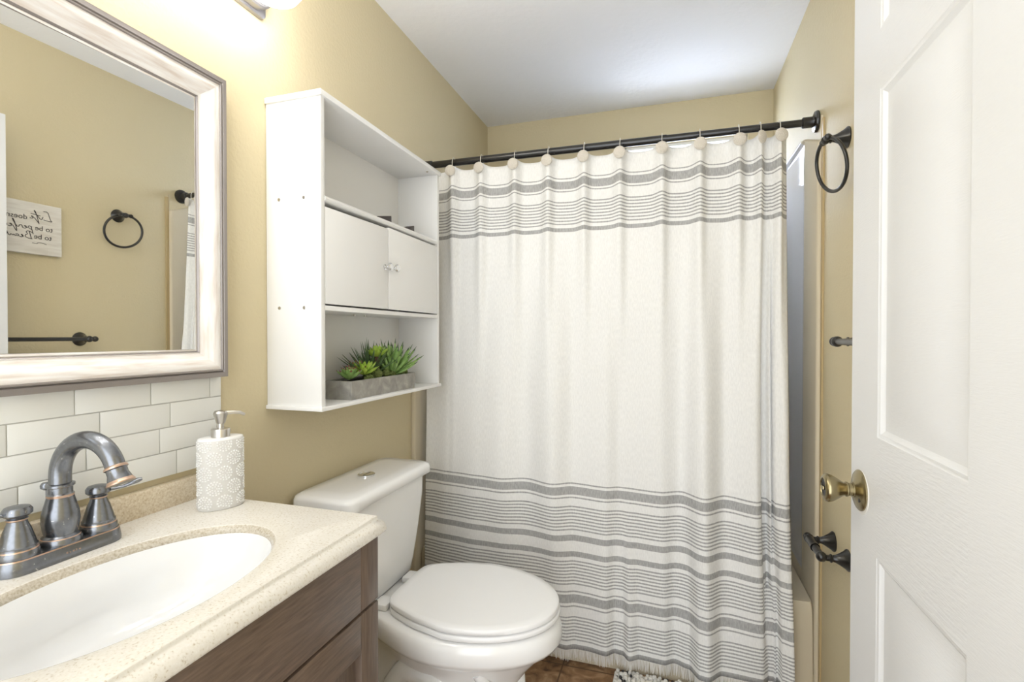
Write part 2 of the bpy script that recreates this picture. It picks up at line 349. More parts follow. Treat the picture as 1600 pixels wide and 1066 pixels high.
def sm(t): t = max(0, min(1, t)); return t * t * (3 - 2 * t)
def top_y(x):
    y = 1.966
    for h in HOOKS:
        d = x - h
        w = .026 if d < 0 else .017
        if h > 1.3: w *= .6
        y -= .034 * math.exp(-(d / w) ** 2)
    if x > 1.40: y += (x - 1.40) * 1.2
    return y
def hook_lift(x):
    """0 half way between two rings, 1 at a ring"""
    hs = [.02] + HOOKS + [1.46]
    for a, b_ in zip(hs, hs[1:]):
        if a <= x <= b_:
            t = (x - a) / (b_ - a); return (abs(2 * t - 1)) ** 2.2
    return 0
def cloth_pt(x0, z):
    s = (ZT - z) / (ZT - ZB)
    xl = .028 + .02 * sm(s * 1.6)                    # left selvedge drifts in
    xr = 1.424 - .008 * sm(s * 2) + .016 * sm((s - .6) * 2.5)
    x = xl + (x0 - .02) / (1.425 - .02) * (xr - xl)
    yt = top_y(x0) - .02 * s
    yl = interp(x0, LOW); yb = interp(x0, BOT)
    sl = (ZT - 0.6454) / (ZT - ZB)
    if s < sl:
        k = s / sl
        lin_y = 1.962 + (1.906 - 1.962) * k
        y = lin_y + (yt + .02 * s - 1.966 + .006) * (1 - sm(k * 1.25)) + (yl - 1.906) * sm(k * 1.1)
    else:
        k = (s - sl) / (1 - sl); y = yl + (yb - yl) * k
    zl = .008 * (hook_lift(x0) - .5) * (1 - sm(s * 4))
    if s < .02: zl += .006 * (hook_lift(x0) - .5)
    if z < .34: y = min(y, 1.903 + .01 * max(0, (z - .2) / .14))      # hangs clear of the tub apron
    return (x, y, z + zl)
NX = 330
xs = [.02 + (1.425 - .02) * i / NX for i in range(NX + 1)]
cv = []; cf = []; cm = []
for z in rows: cv += [cloth_pt(x, z) for x in xs]
n = NX + 1
for i in range(len(rows) - 1):
    zc = (rows[i] + rows[i + 1]) / 2; mi = 1 if any(b_ < zc < a for a, b_ in BANDS) else 0
    for j in range(NX): cf.append((i * n + j, i * n + j + 1, (i + 1) * n + j + 1, (i + 1) * n + j)); cm.append(mi)
cur = thing('shower_curtain', 'cream cotton shower curtain with grey woven stripes and a fringed hem', 'shower curtain', (.73, 1.95, 0))
c = MB().add(cv, cf, cm)
cl = c.build('cloth', [M['cloth'], M['stripe']], cur, sharp=180)
sol = cl.modifiers.new('thickness', 'SOLIDIFY'); sol.thickness = .0012; sol.offset = 0
fr = MB(); rnd = random.Random(3)
for i in range(620):
    x0 = .02 + 1.405 * (i + rnd.random() * .6) / 620
    p = Vector(cloth_pt(x0, ZB)); clump = math.sin(i * .55) * .003
    L = .040 + rnd.uniform(-.006, .008)
    if p.z - L < ZF + .006: L = p.z - ZF - .006
    q = p + Vector((clump + rnd.uniform(-.002, .002), rnd.uniform(-.004, .003) + .004, -L)); mid = (p + q) / 2 + Vector((rnd.uniform(-.001, .001), rnd.uniform(-.002, .001), 0))
    fr.tube([p, mid, q], [.0011, .0012, .0006], 4)
fr.build('fringe', M['fringe'], cur, kind='stuff')

ORD = ['leftmost, next to the cabinet', 'second from the left', 'third from the left', 'fourth from the left', 'fifth from the left', 'middle one of eleven', 'fifth from the right', 'fourth from the right', 'third from the right', 'second from the right, turned sideways', 'rightmost, nearest the end of the rod']
disc_m = MB()
disc_m.lathe([(.0, -.0035), (.019, -.0035), (.0225, -.001), (.0225, .002), (.019, .0055), (.012, .0075), (.0, .0085)], (0, 0, 0), (0, -1, 0), 28)
for k in range(60):
    a = k * 2.39996; r_ = .0205 * math.sqrt((k + .5) / 60); h = .0082 - .004 * (r_ / .0215) ** 2
    disc_m.sphere((r_ * math.cos(a), -h, r_ * math.sin(a)), .0017, n=3)
loop_path = [(.0, .019 * math.cos(t), .0 + .030 * math.sin(t)) for t in [2 * PI * i / 32 for i in range(32)]]
ring0 = None
for k, h in enumerate(HOOKS):
    lab = 'round cream shower curtain ring with textured disc, ' + ORD[k]
    cy = cloth_pt(h, 1.90)[1] - .007
    if ring0 is None:
        ring0 = thing('curtain_ring', lab, 'curtain ring', (0, 0, 0), 'shower curtain rings on the black rod')
        d0 = disc_m.build('disc', M['disc'], ring0); l0 = MB().tube(loop_path, .0013, 8, closed=True).build('wire_loop', M['wire'], ring0)
        rt, kids = ring0, [d0, l0]
    else:
        rt = ring0.copy(); COL.objects.link(rt); rt['label'] = lab; kids = []
        for ch in (d0, l0):
            q = ch.copy(); COL.objects.link(q); q.parent = rt; kids.append(q)
    rt.location = (h, YR, ZR)
    kids[0].location = (0, cy - YR, 1.899 - ZR); kids[1].location = (0, (cy + .004 - YR) * .35, -.017)
    kids[0].rotation_euler = (0, random.uniform(0, 6), 0)
    sw = (.12, -.1, .05, 0, .06, -.05, .05, .0, .1, .85, .35)[k]
    rt.rotation_euler = (0, 0, 0); kids[0].rotation_euler = (0, 0, sw)

# ------------------------------------------------------------------ toilet
TY = 1.397
toi = thing('toilet', 'white porcelain toilet with closed lid between the vanity and the tub', 'toilet', (.4, TY, 0))
def egg(xb, xf, hw, z, xm=None, wb_=None, n=48, p=2.2):
    """closed outline: rounded front at xf, squarer back at xb"""
    xm = xm if xm is not None else xb + (xf - xb) * .45
    out = []
    for i in range(n):
        a = 2 * PI * i / n; ca, sa = math.cos(a), math.sin(a)
        if ca >= 0: x = xm + (xf - xm) * ca; y = hw * math.copysign(abs(sa) ** (2 / 2.05), sa)
        else:
            x = xm - (xm - xb) * abs(ca) ** (2 / p) ; y = hw * math.copysign(abs(sa) ** (2 / p), sa)
            if wb_ is not None:
                t = (xm - x) / (xm - xb); y *= 1 + (wb_ / hw - 1) * sm(t)
        out.append((x, TY + y, z))
    return out
bw = MB()
bw.rings([egg(.07, .60, .118, ZF + .001, .40, .10), egg(.07, .60, .115, .02, .40, .10), egg(.08, .585, .102, .10, .40, .095), egg(.10, .60, .108, .18, .40, .09),
          egg(.11, .655, .135, .255, .42, .09), egg(.10, .70, .168, .305, .43, .10), egg(.08, .716, .180, .322, .43, .115),
          egg(.06, .735, .196, .330, .43, .118), egg(.05, .745, .204, .345, .43, .12), egg(.05, .742, .203, .375, .43, .122), egg(.05, .735, .199, .392, .43, .122), egg(.055, .722, .187, .398, .43, .118),
          egg(.20, .60, .09, .398, .43, .08)], 0)
for s in (-1, 1):   # moulded trapway on each flank
    bw.tube([(.50, TY + s * .090, .06), (.47, TY + s * .098, .17), (.40, TY + s * .098, .245), (.31, TY + s * .086, .24), (.26, TY + s * .080, .17), (.22, TY + s * .082, .03)], [.03, .04, .045, .045, .04, .035], 14)
    bw.tube([(.62, TY + s * .055, ZF + .01), (.60, TY + s * .082, .09), (.585, TY + s * .105, .2), (.54, TY + s * .13, .29)], [.018, .018, .018, .016], 10)
bw.build('bowl', M['porcelain'], toi, sharp=60)
def tank_ring(x0, x1, hw, r, z): return rr(x0, x1, TY - .005 - hw, TY - .005 + hw, r, z, 5)
MB().rings([tank_ring(.045, .185, .145, .03, .400), tank_ring(.035, .192, .158, .032, .412), tank_ring(.03, .196, .172, .034, .45), tank_ring(.026, .204, .195, .034, .56), tank_ring(.024, .208, .214, .034, .66), tank_ring(.024, .209, .218, .034, .722)]).build('tank', M['porcelain'], toi, sharp=60)
MB().rings([tank_ring(.020, .216, .226, .034, .722), tank_ring(.014, .226, .242, .036, .728), tank_ring(.014, .226, .242, .036, .748), tank_ring(.018, .222, .238, .036, .757), tank_ring(.028, .212, .224, .034, .7625), tank_ring(.06, .18, .18, .03, .765)]).build('tank_lid', M['porcelain'], toi, sharp=60)
fb = MB().lathe([(.027, 0), (.027, .004), (.025, .0055), (.022, .0055), (.021, .004), (.0, .0045)], (.115, TY - .015, .7655), n=32).build('flush_button', M['chrome'], toi)
MB().box(.1145, .1155, TY - .036, TY + .006, .7697, .7705).build('button_split', M['dark'], fb)
def lid_ring(xb, xf, hw, z): return [(x, y + .006, zz) for x, y, zz in egg(xb + .012, xf - .004, hw + .009, z, .46, .142, 64, 6)]
MB().rings([lid_ring(.235, .738, .186, .402), lid_ring(.232, .741, .189, .406), lid_ring(.232, .741, .189, .414), lid_ring(.236, .737, .186, .418)]).build('seat_ring', M['seat'], toi, sharp=60)
MB().rings([lid_ring(.236, .732, .183, .420), lid_ring(.232, .738, .188, .423), lid_ring(.232, .738, .188, .434), lid_ring(.236, .735, .185, .4375), lid_ring(.26, .71, .165, .439), lid_ring(.35, .6, .08, .440)]).build('seat_lid', M['seat'], toi, sharp=60)
for s in (-1, 1): MB().box(.198, .245, TY + s * .085 - .028, TY + s * .085 + .028, .398, .418, .006).build('hinge', M['seat'], toi)

# ------------------------------------------------------------------ bath rug
rug = thing('bath_rug', 'shaggy white bath rug with charcoal flecks on the brown tile beside the tub', 'rug', (1.08, 1.45, ZF))
MB().box(.842, 1.34, 1.08, 1.893, ZF + .001, ZF + .010, .004).build('backing', M['rug'], rug)
pl = MB(); rnd = random.Random(5)
for i in range(34):
    for j in range(54):
        x = .855 + i * .0145 + rnd.uniform(-.005, .005); y = 1.092 + j * .0150 + rnd.uniform(-.005, .005); r_ = rnd.uniform(.006, .0105)
        dark = math.sin(x * 61 + 2 * math.sin(y * 37)) * math.sin(y * 53 + x * 20) > .45
        pl.sphere((x, y, ZF + .013), r_ * (.7 if dark else 1), 1 if dark else 0, 4, (1, 1, rnd.uniform(.8, 1.5)))
pl.build('pile', [M['rug'], M['rug_dark']], rug, kind='stuff')

# ------------------------------------------------------------------ vanity, countertop
van = thing('vanity_cabinet', 'dark brown wooden vanity cabinet under the speckled sink counter', 'vanity', (.24, .55, 0))
vy0, vy1, vx, ztop = .19, .884, .466, .805
ca_ = MB()
for a in ((.004, .447, vy0, vy0 + .016, ZF + .001, ztop), (.004, .447, vy1 - .016, vy1, ZF + .001, ztop), (.004, .012, vy0 + .016, vy1 - .016, .09, ztop), (.012, .447, vy0 + .016, vy1 - .016, .09, .106), (.39, .40, vy0 + .016, vy1 - .016, ZF + .001, .09)): ca_.box(*a, .0008)
ca_.build('carcass', M['wood_v'], van)
MB().box(.4475, .4515, vy0 + .002, vy1 - .002, .10, ztop - .002).build('reveal', M['gap'], van)
ys = .826   # joint between rail and stile
zg = .678
df = MB().box(.452, vx + .010, vy0, ys - .0006, zg + .002, ztop - .001, .0012, mi=0).box(.452, vx + .010, ys, vy1, zg + .002, ztop - .001, .0012, mi=1)
df.build('drawer_front', [M['wood'], M['wood_v']], van)
dz0 = .105
for (a, b_) in ((.537 + .0015, vy1), (vy0, .537 - .0015)):
    dr = MB(); st = .058
    dr.box(.452, vx + .010, b_ - st, b_, dz0, zg - .004, .0012, mi=1).box(.452, vx + .010, a, a + st, dz0, zg - .004, .0012, mi=1)
    dr.box(.452, vx + .010, a + st + .0006, b_ - st - .0006, zg - .004 - .075, zg - .004, .0012, mi=0).box(.452, vx + .010, a + st + .0006, b_ - st - .0006, dz0, dz0 + .075, .0012, mi=0)
    dr.box(.453, vx - .004, a + st - .004, b_ - st + .004, dz0 + .07, zg - .075, .001, mi=1)
    d_ = dr.build('door', [M['wood'], M['wood_v']], van)
    MB().lathe([(.006, 0), (.006, .012), (.013, .018), (.014, .024), (.009, .028), (.0, .029)], (vx + .010, (a + .03) if a > .5 else (b_ - .03), .52), (1, 0, 0), 20).build('knob', M['bronze'], d_)

ZC = .843
ct = thing('sink_counter', 'speckled cream vanity countertop with an oval white sink bowl and low splash', 'countertop', (.24, .55, ZC))
SCX, SCY, SA, SB = .275, .538, .143, .229   # sink oval
cx0, cx1, cy0, cy1 = .0015, .468, .185, .891
NS = 72
def oval(k, z): return [(SCX + (SA + k) * math.cos(2 * PI * i / NS), SCY + (SB + k) * math.sin(2 * PI * i / NS), z) for i in range(NS)]
def edge_ring(out, z):
    """counter outline sampled along the same angles as the oval"""
    x0, x1, y0, y1 = cx0, cx1 + out, cy0 - out * .3, cy1 + out * .35; R = []
    for i in range(NS):
        a = 2 * PI * i / NS; ca, sa = math.cos(a) * SA, math.sin(a) * SB
        tx = ((x1 - SCX) / ca if ca > 1e-9 else (x0 - SCX) / ca if ca < -1e-9 else 1e9); ty = ((y1 - SCY) / sa if sa > 1e-9 else (y0 - SCY) / sa if sa < -1e-9 else 1e9)
        t = min(tx, ty); R.append([SCX + ca * t, SCY + sa * t, z])
    for (X, Yc) in ((x0, y0), (x0, y1), (x1, y0), (x1, y1)):
        j = min(range(NS), key=lambda q: (R[q][0] - X) ** 2 + (R[q][1] - Yc) ** 2); R[j] = [X, Yc, z]
    return [tuple(p) for p in R]
top = MB()
prof = [(0, ZC), (.0012, ZC - .0012), (.0015, ZC - .005), (.004, ZC - .0075), (.010, ZC - .0095), (.0155, ZC - .014), (.0185, ZC - .020), (.0195, ZC - .026), (.0175, ZC - .032), (.012, ZC - .036), (.004, ZC - .037)]
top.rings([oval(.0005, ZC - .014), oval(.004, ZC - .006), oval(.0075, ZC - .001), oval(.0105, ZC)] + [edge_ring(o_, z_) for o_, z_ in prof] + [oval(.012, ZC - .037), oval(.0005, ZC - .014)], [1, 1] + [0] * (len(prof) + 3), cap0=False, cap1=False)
top.build('slab', [M['stone'], M['stone_rim_shade']], ct, sharp=50)
MB().rings([oval(.0008, ZC - .0138), oval(-.003, ZC - .020), oval(-.012, ZC - .036), oval(-.022, ZC - .055)] +
           [[(SCX - .012 + (SA * k) * math.cos(2 * PI * i / NS), SCY + (SB * k) * math.sin(2 * PI * i / NS), z) for i in range(NS)] for k, z in ((.76, ZC - .085), (.6, ZC - .108), (.4, ZC - .121), (.15, ZC - .127))], cap0=False).build('basin', M['basin'], ct, sharp=180)
MB().lathe([(.024, 0), (.024, .003), (.018, .004), (.016, .001), (.0, .001)], (SCX - .012, SCY, ZC - .1275), n=24).build('drain', M['faucet'], ct)
MB().box(.0015, .021, cy0, cy1 - .004, ZC - .001, .895, .002).build('backsplash', M['stone_splash'], ct)

# ------------------------------------------------------------------ wall tiles behind the sink
tile = thing('tile_backsplash', 'white glossy subway tile strip on the wall under the mirror', 'tile', (0, .55, .907))
tl = MB(); ph = {0: .629, 1: .671, 2: .647, 3: .685}
TY1, TY0, P, hrow = .941, .19, .1405, .0528
for r_ in range(6):
    z1 = 1.0655 + hrow * 1 - hrow * r_; z0 = z1 - hrow
    if r_ > 3: continue
    y = ph[r_] - P * 4
    while y < TY1:
        a, b_ = max(y, TY0), min(y + P, TY1)
        if b_ - a > .004: tl.box(.002, .0075, a + .001, b_ - .001, z0 + .0009, z1 - .0009, .0012, 2)
        y += P
tl.build('tiles', M['tile'], tile)
MB().box(.0003, .0056, TY0, TY1 - .0005, 1.0655 + hrow - 4 * hrow + .001, 1.0655 + hrow).build('grout', M['grout'], tile)

# ------------------------------------------------------------------ faucet
fx, fy, fz = .068, .5695, ZC
fau = thing('sink_faucet', 'dark bronze two handle faucet with copper edges and arched spout behind the sink', 'faucet', (fx, fy, fz))
def stad(hl, hw, z, n=12):
    out = []
    for i in range(n + 1):
        a = PI * i / n; out.append((fx + hw * math.cos(a), fy + hl - hw + hw * math.sin(a), z))
    for i in range(n + 1):
        a = PI + PI * i / n; out.append((fx + hw * math.cos(a), fy - hl + hw + hw * math.sin(a), z))
    return out
MB().rings([stad(.091, .031, fz + .0003), stad(.091, .031, fz + .006), stad(.0885, .0285, fz + .0215), stad(.0875, .0275, fz + .0235), stad(.0845, .0245, fz + .0238)], [0, 0, 1, 0]).build('base_plate', [M['faucet'], M['copper']], fau)
FC = [M['faucet'], M['copper']]
zb = fz + .0236
prof = [(.0285, 0), (.0285, .006), (.0265, .009), (.0255, .0105), (.0215, .014), (.0235, .022), (.0255, .036), (.0245, .05), (.0205, .066), (.018, .076), (.0185, .078), (.0185, .080), (.0165, .082), (.0165, .092), (.0195, .0935), (.0195, .097), (.0165, .0985), (.0, .0985)]
cop = [0, 0, 1, 0, 0, 0, 0, 0, 0, 1, 1, 0, 0, 1, 0, 0, 0]
sp = MB().lathe(prof, (fx, fy, zb), n=32, mi=cop)
spo = sp.build('spout_body', FC, fau)
ang = math.radians(4); dx, dy = math.cos(ang), math.sin(ang)
R0 = .061; zc_ = zb + .099 + .012
path = [(fx, fy, zb + .096)] + [(fx + dx * (R0 - R0 * math.cos(a)), fy + dy * (R0 - R0 * math.cos(a)), zc_ + R0 * math.sin(a) * 1.02) for a in [math.radians(t) for t in range(0, 166, 8)]]
neck = MB().tube(path, [.0152] + [.0152 - .0012 * i / 20 for i in range(len(path) - 1)], 20).build('spout', FC, fau, sharp=60)
e = Vector(path[-1]); t_ = (e - Vector(path[-2])).normalized()
MB().lathe([(.0142, -.002), (.0165, 0), (.0168, .003), (.0145, .0045), (.0145, .012), (.0175, .022), (.020, .0265), (.0195, .0285), (.013, .029), (.0, .027)], e, t_, 28, [1, 1, 0, 0, 0, 1, 1, 0, 0]).build('spout_tip', FC, neck)
lift = MB().tube([(fx - .024, fy - .004, zb + .0), (fx - .024, fy - .004, zb + .088)], .003, 10).lathe([(.004, 0), (.008, .003), (.0085, .008), (.006, .012), (0, .013)], (fx - .024, fy - .006, zb + .086), n=16).build('lift_rod', FC, fau)
for s in (-1, 1):
    hy = fy + s * .0585
    h = MB().lathe([(.0268, 0), (.0268, .008), (.0255, .0105), (.0245, .0125), (.0245, .0165), (.0228, .0185), (.021, .026), (.0165, .042), (.0125, .052), (.0118, .0555), (.0132, .057), (.0132, .0585), (.0115, .06), (.0155, .063), (.0185, .066), (.0185, .072), (.0155, .0765), (.006, .079), (.0, .0792)], (fx, hy, zb), n=28, mi=[0, 0, 1, 0, 0, 0, 0, 0, 0, 1, 1, 0, 0, 0, 0, 0, 0, 0]).build('handle', FC, fau)
    a0 = math.radians(52 if s > 0 else -100)
    ca, sa = math.cos(a0), math.sin(a0)
    lp = [(fx + ca * k, hy + sa * k, zb + .0695 + z_) for k, z_ in ((.008, -.001), (.02, -.0015), (.035, .000), (.046, .004), (.056, .008), (.063, .0095))]
    MB().tube(lp, [.006, .0045, .0045, .0055, .007, .004], 12, flat=.65).build('lever', FC, h, sharp=60)
mk = MB()      # worn, unreadable copper mark on the front of the base
for q, (w_, h_) in enumerate(((.0026, .0030), (.0022, .0022), (.0030, .0026), (.0020, .0032), (.0028, .0024))):
    y_ = fy - .010 + q * .0046; mk.box(fx + .0290, fx + .0306, y_, y_ + w_, fz + .0100, fz + .0100 + h_, .0004)
mk.build('worn_mark', M['copper_dull'], fau)

# ------------------------------------------------------------------ soap dispenser
sc = Vector((.118, .838, ZC + .0004))
soap = thing('soap_dispenser', 'oval white flower patterned soap dispenser with nickel pump on the counter corner', 'soap dispenser', sc)
ROT = math.radians(-28)     # long axis mostly along the wall
ea, eb = .029, .0445
MB().lathe([(.96, 0), (1, .003), (1, .146), (.97, .1495), (.9, .1505), (.0, .1505)], sc, n=56, sx=ea, sy=eb, rot=ROT, mi=[0, 0, 1, 1, 1]).build('bottle', [M['soap'], M['soap_white']], soap)
fl = MB(); Rm = Matrix.Rotation(ROT, 4, 'Z')
def on_oval(s_, z):
    """point and normal on the bottle wall at arc position s_ (radians of the ellipse)"""
    p = Vector((ea * math.cos(s_), eb * math.sin(s_), z)); nn = Vector((math.cos(s_) / ea, math.sin(s_) / eb, 0)).normalized()
    return sc + Rm @ p, Rm @ nn
STEP = .0375
per = [0]; pr = None; arc = []
for i in range(721):
    s_ = 2 * PI * i / 720; p = Vector((ea * math.cos(s_), eb * math.sin(s_), 0))
    if pr: per.append(per[-1] + (p - pr).length)
    pr = p
TOT = per[-1]
def ang_at(d):
    d %= TOT
    lo = next(i for i, q in enumerate(per) if q >= d); return 2 * PI * lo / 720
ncol = 6; wcell = TOT / ncol
for r_ in range(5):
    for k in range(ncol):
        d0 = (k + (.5 if r_ % 2 else 0)) * wcell; z0 = .016 + r_ * .0305
        for (nr, rad, pr_) in ((5, .0045, .0019), (10, .009, .0023), (15, .0138, .0026)):
            for q in range(nr):
                a = 2 * PI * q / nr + nr; zz = z0 + rad * math.sin(a)
                if not .005 < zz < .143: continue
                P_, N_ = on_oval(ang_at(d0 + rad * math.cos(a)), zz); fl.sphere(P_ - N_ * .0006, pr_, n=3)
fl.build('flower_pattern', M['soap_white'], soap)
pz = sc.z + .1505
pump = MB().lathe([(.0185, 0), (.0185, .016), (.0175, .0175), (.008, .018), (.0065, .019), (.0065, .028), (.0085, .029), (.0135, .047), (.0140, .051), (.0115, .055), (.0, .0575)], (sc.x, sc.y, pz), n=28).build('pump', M['nickel'], soap)
MB().tube([(sc.x + .006 * .5, sc.y + .006 * .87, pz + .050), (sc.x + .016, sc.y + .020, pz + .0505), (sc.x + .022, sc.y + .030, pz + .0485), (sc.x + .026, sc.y + .0385, pz + .043)], [.0042, .0038, .0034, .003], 12).build('nozzle', M['nickel'], pump)

# ------------------------------------------------------------------ mirror
MY0, MY1, MZ0, MZ1 = .165, .934, 1.114, 1.813
mir = thing('wall_mirror', 'large whitewashed wood framed mirror on the wall above the sink', 'mirror', (.02, .54, 1.46))
fp = [(0.0, 0.002), (0.0, 0.036), (0.00169, 0.036), (0.01057, 0.038), (0.01226, 0.036), (0.01311, 0.0345), (0.0148, 0.0385), (0.01733, 0.0385), (0.0186, 0.035), (0.02113, 0.03588), (0.02874, 0.03504), (0.03719, 0.02999), (0.0448, 0.02264), (0.05156, 0.0175), (0.05664, 0.01527), (0.05833, 0.01636), (0.06002, 0.01445), (0.06128, 0.01114), (0.06297, 0.01223), (0.06636, 0.01091), (0.06804, 0.007), (0.06804, 0.004)]
fm = [1, 1, 1, 1, 1, 1, 1, 1, 0, 0, 0, 0, 0, 0, 0, 1, 1, 0, 0, 1, 2]
fpart = MB()
def frame_side(a, b_, da, db, mset):
    """one mitred side from corner a to b_; da, db = inward diagonal directions (y, z)"""
    rg = []
    for d, h_ in fp: rg.append([(h_, a[0] + da[0] * d, a[1] + da[1] * d), (h_, b_[0] + db[0] * d, b_[1] + db[1] * d)])
    vs_ = [p for r_ in rg for p in r_]; fs = [(2 * i, 2 * i + 1, 2 * i + 3, 2 * i + 2) for i in range(len(fp) - 1)]
    fpart.add(vs_, fs, [(mset if m_ == 0 else 1 + m_) for m_ in fm])
c00, c10, c11, c01 = (MY0, MZ0), (MY1, MZ0), (MY1, MZ1), (MY0, MZ1)
i00, i10, i11, i01 = (1, 1), (-1, 1), (-1, -1), (1, -1)
frame_side(c00, c10, i00, i10, 0); frame_side(c10, c11, i10, i11, 1); frame_side(c11, c01, i11, i01, 0); frame_side(c01, c00, i01, i00, 1)
fpart.build('frame', [M['washed_h'], M['washed_v'], M['pewter'], M['dark']], mir, sharp=30)
g = .066
gl = MB().box(-.0015, .0015, -(MY1 - MY0) / 2 + g, (MY1 - MY0) / 2 - g, -(MZ1 - MZ0) / 2 + g, (MZ1 - MZ0) / 2 - g).build('glass', M['mirror'], mir)
gl.matrix_parent_inverse = Matrix()
gl.location = (.007 - mir.location.x, (MY0 + MY1) / 2 - mir.location.y, (MZ0 + MZ1) / 2 - mir.location.z)
gl.rotation_euler = (0, 0, math.radians(-.85))

# ------------------------------------------------------------------ vanity light
vl = thing('vanity_light', 'pewter vanity light bar with white glass globe above the mirror', 'wall light', (0, .57, 2.08))
def yrr(y0, y1, z0, z1, r, x, n=6): return [(x, p[0], p[1]) for p in rr(y0, y1, z0, z1, r, 0, n)]
MB().rings([yrr(.09, 1.082, 2.046, 2.158, .012, .001), yrr(.09, 1.082, 2.046, 2.158, .012, .012), yrr(.097, 1.075, 2.053, 2.151, .012, .016)]).build('back_plate', M['fixture'], vl)
MB().rings([yrr(.10, 1.083, 2.052, 2.148, .047, .016), yrr(.10, 1.083, 2.052, 2.148, .047, .034), yrr(.104, 1.079, 2.056, 2.144, .043, .038), yrr(.112, 1.071, 2.064, 2.136, .036, .038), yrr(.114, 1.069, 2.066, 2.134, .034, .046), yrr(.125, 1.055, 2.079, 2.121, .02, .049)]).build('light_bar', M['fixture'], vl)
for gy in (.13, .42, .70, .988):
    MB().tube([(.04, gy, 2.10), (.09, gy, 2.105), (.125, gy, 2.12), (.128, gy, 2.135)], .009, 12).lathe([(.012, 0), (.026, .004), (.030, .016), (.026, .018)], (.128, gy, 2.186), (0, 0, -1), 20).build('arm', M['fixture'], vl)
    MB().lathe([(.0, 2.018), (.030, 2.020), (.052, 2.030), (.066, 2.050), (.071, 2.075), (.068, 2.105), (.056, 2.135), (.040, 2.158), (.030, 2.172), (.0, 2.172)], (.128, gy, 0), n=32).build('globe_shade', M['opal'], vl, sharp=180)

# ------------------------------------------------------------------ wall cabinet
cab = thing('wall_cabinet', 'white over-toilet wall cabinet with two doors and open shelves', 'cabinet', (.09, 1.43, 1.01))
KY0, KY1, KX, KZ0, KZ1 = 1.092, 1.784, .176, 1.013, 1.846
L_ = M['laminate']
MB().box(.001, KX, KY0, KY0 + .0155, KZ0 + .011, KZ1 - .015, .0008).build('side_panel', L_, cab)
MB().box(.001, KX, KY1 - .0155, KY1, KZ0 + .011, KZ1 - .015, .0008).build('side_panel', L_, cab)
MB().box(.001, KX + .006, KY0 - .006, KY1 + .006, KZ1 - .015, KZ1, .0015).build('top_board', L_, cab)
MB().box(.001, KX + .006, KY0 - .006, KY1 + .006, KZ0, KZ0 + .011, .0015).build('bottom_board', L_, cab)
MB().box(.001, .006, KY0 + .0155, KY1 - .0155, KZ0 + .011, KZ1 - .015).build('back_board', M['laminate_edge'], cab)
yi0, yi1 = KY0 + .0158, KY1 - .0158
sh = MB()
sh.rings([[(.006, y, 1.562), (KX - .004, y, 1.562), (KX + .001, y, 1.565), (KX + .003, y, 1.570), (KX + .001, y, 1.576), (KX - .004, y, 1.579), (.006, y, 1.579)] for y in (yi0, yi1)])
sh.build('shelf', L_, cab, label='upper shelf above the doors')
MB().box(.006, KX, yi0, yi1, 1.277, 1.290, .001).build('shelf', L_, cab, label='lower shelf under the doors')
ym = 1.4035
def cab_door(ya, yb_, hinge_left):
    w = yb_ - ya; T = Matrix.Translation((KX - .012, ya if hinge_left else yb_, 0)) @ Matrix.Rotation(math.radians(-1.6 if hinge_left else 1.3), 4, 'Z')
    d_ = MB().box(0, .012, 0 if hinge_left else -w, w if hinge_left else 0, 1.2945, 1.549 if hinge_left else 1.5535, .001, T=T).build('door', L_, cab)
    ky = (w - .018) if hinge_left else -(w - .018)
    b_ = T @ Vector((.012, ky, 1.4255))
    MB().lathe([(.009, 0), (.009, .002), (.0045, .004), (.004, .010), (.0085, .014), (.0125, .018), (.0125, .0225), (.010, .025), (.0, .026)], b_, (1, 0, 0), 24).build('knob', M['chrome'], d_)
cab_door(yi0 + .0015, ym - .0012, True); cab_door(ym + .0012, yi1 - .0015, False)
for yy, zz in ((.043, 1.5725), (.123, 1.5725), (.043, 1.284), (.123, 1.284)):
    MB().lathe([(.0045, 0), (.0045, .0008), (.0025, .0012), (.0, .0004)], (yy, KY0, zz), (0, -1, 0), 14).build('screw', M['nickel'], cab)
for yy in (KY0 + .03, KY1 - .06): MB().lathe([(.005, 0), (.004, .001), (0, .0012)], (KX - .02, yy, KZ1 - .015), (0, 0, -1), 14).build('screw', M['brass'], cab)
for yy in (1.345, 1.40): MB().lathe([(.0035, 0), (.0035, .006), (0, .007)], (.10, yy, 1.277), (0, 0, -1), 10).build('shelf_pin', M['nickel'], cab)
for k, (ya, yb_, lab) in enumerate(((1.44, 1.525, 'small dark brown wedge on the cabinet upper shelf, left of the two'), (1.625, 1.685, 'small dark brown wedge on the cabinet upper shelf, right by the cabinet side'))):
    w = MB().rings([[(.095, ya, 1.5795), (.125, ya, 1.5795), (.125, ya, 1.602), (.095, ya, 1.602)], [(.095, yb_ - .006, 1.5795), (.125, yb_ - .006, 1.5795), (.125, yb_ - .006, 1.620), (.095, yb_ - .006, 1.620)], [(.098, yb_, 1.5795), (.122, yb_, 1.5795), (.122, yb_, 1.616), (.098, yb_, 1.616)]])
    o = w.build('wooden_wedge', M['brown_object']); o['label'] = lab; o['category'] = 'wedge'; o['kind'] = 'thing'; o['group'] = 'dark wedges on the cabinet shelf'

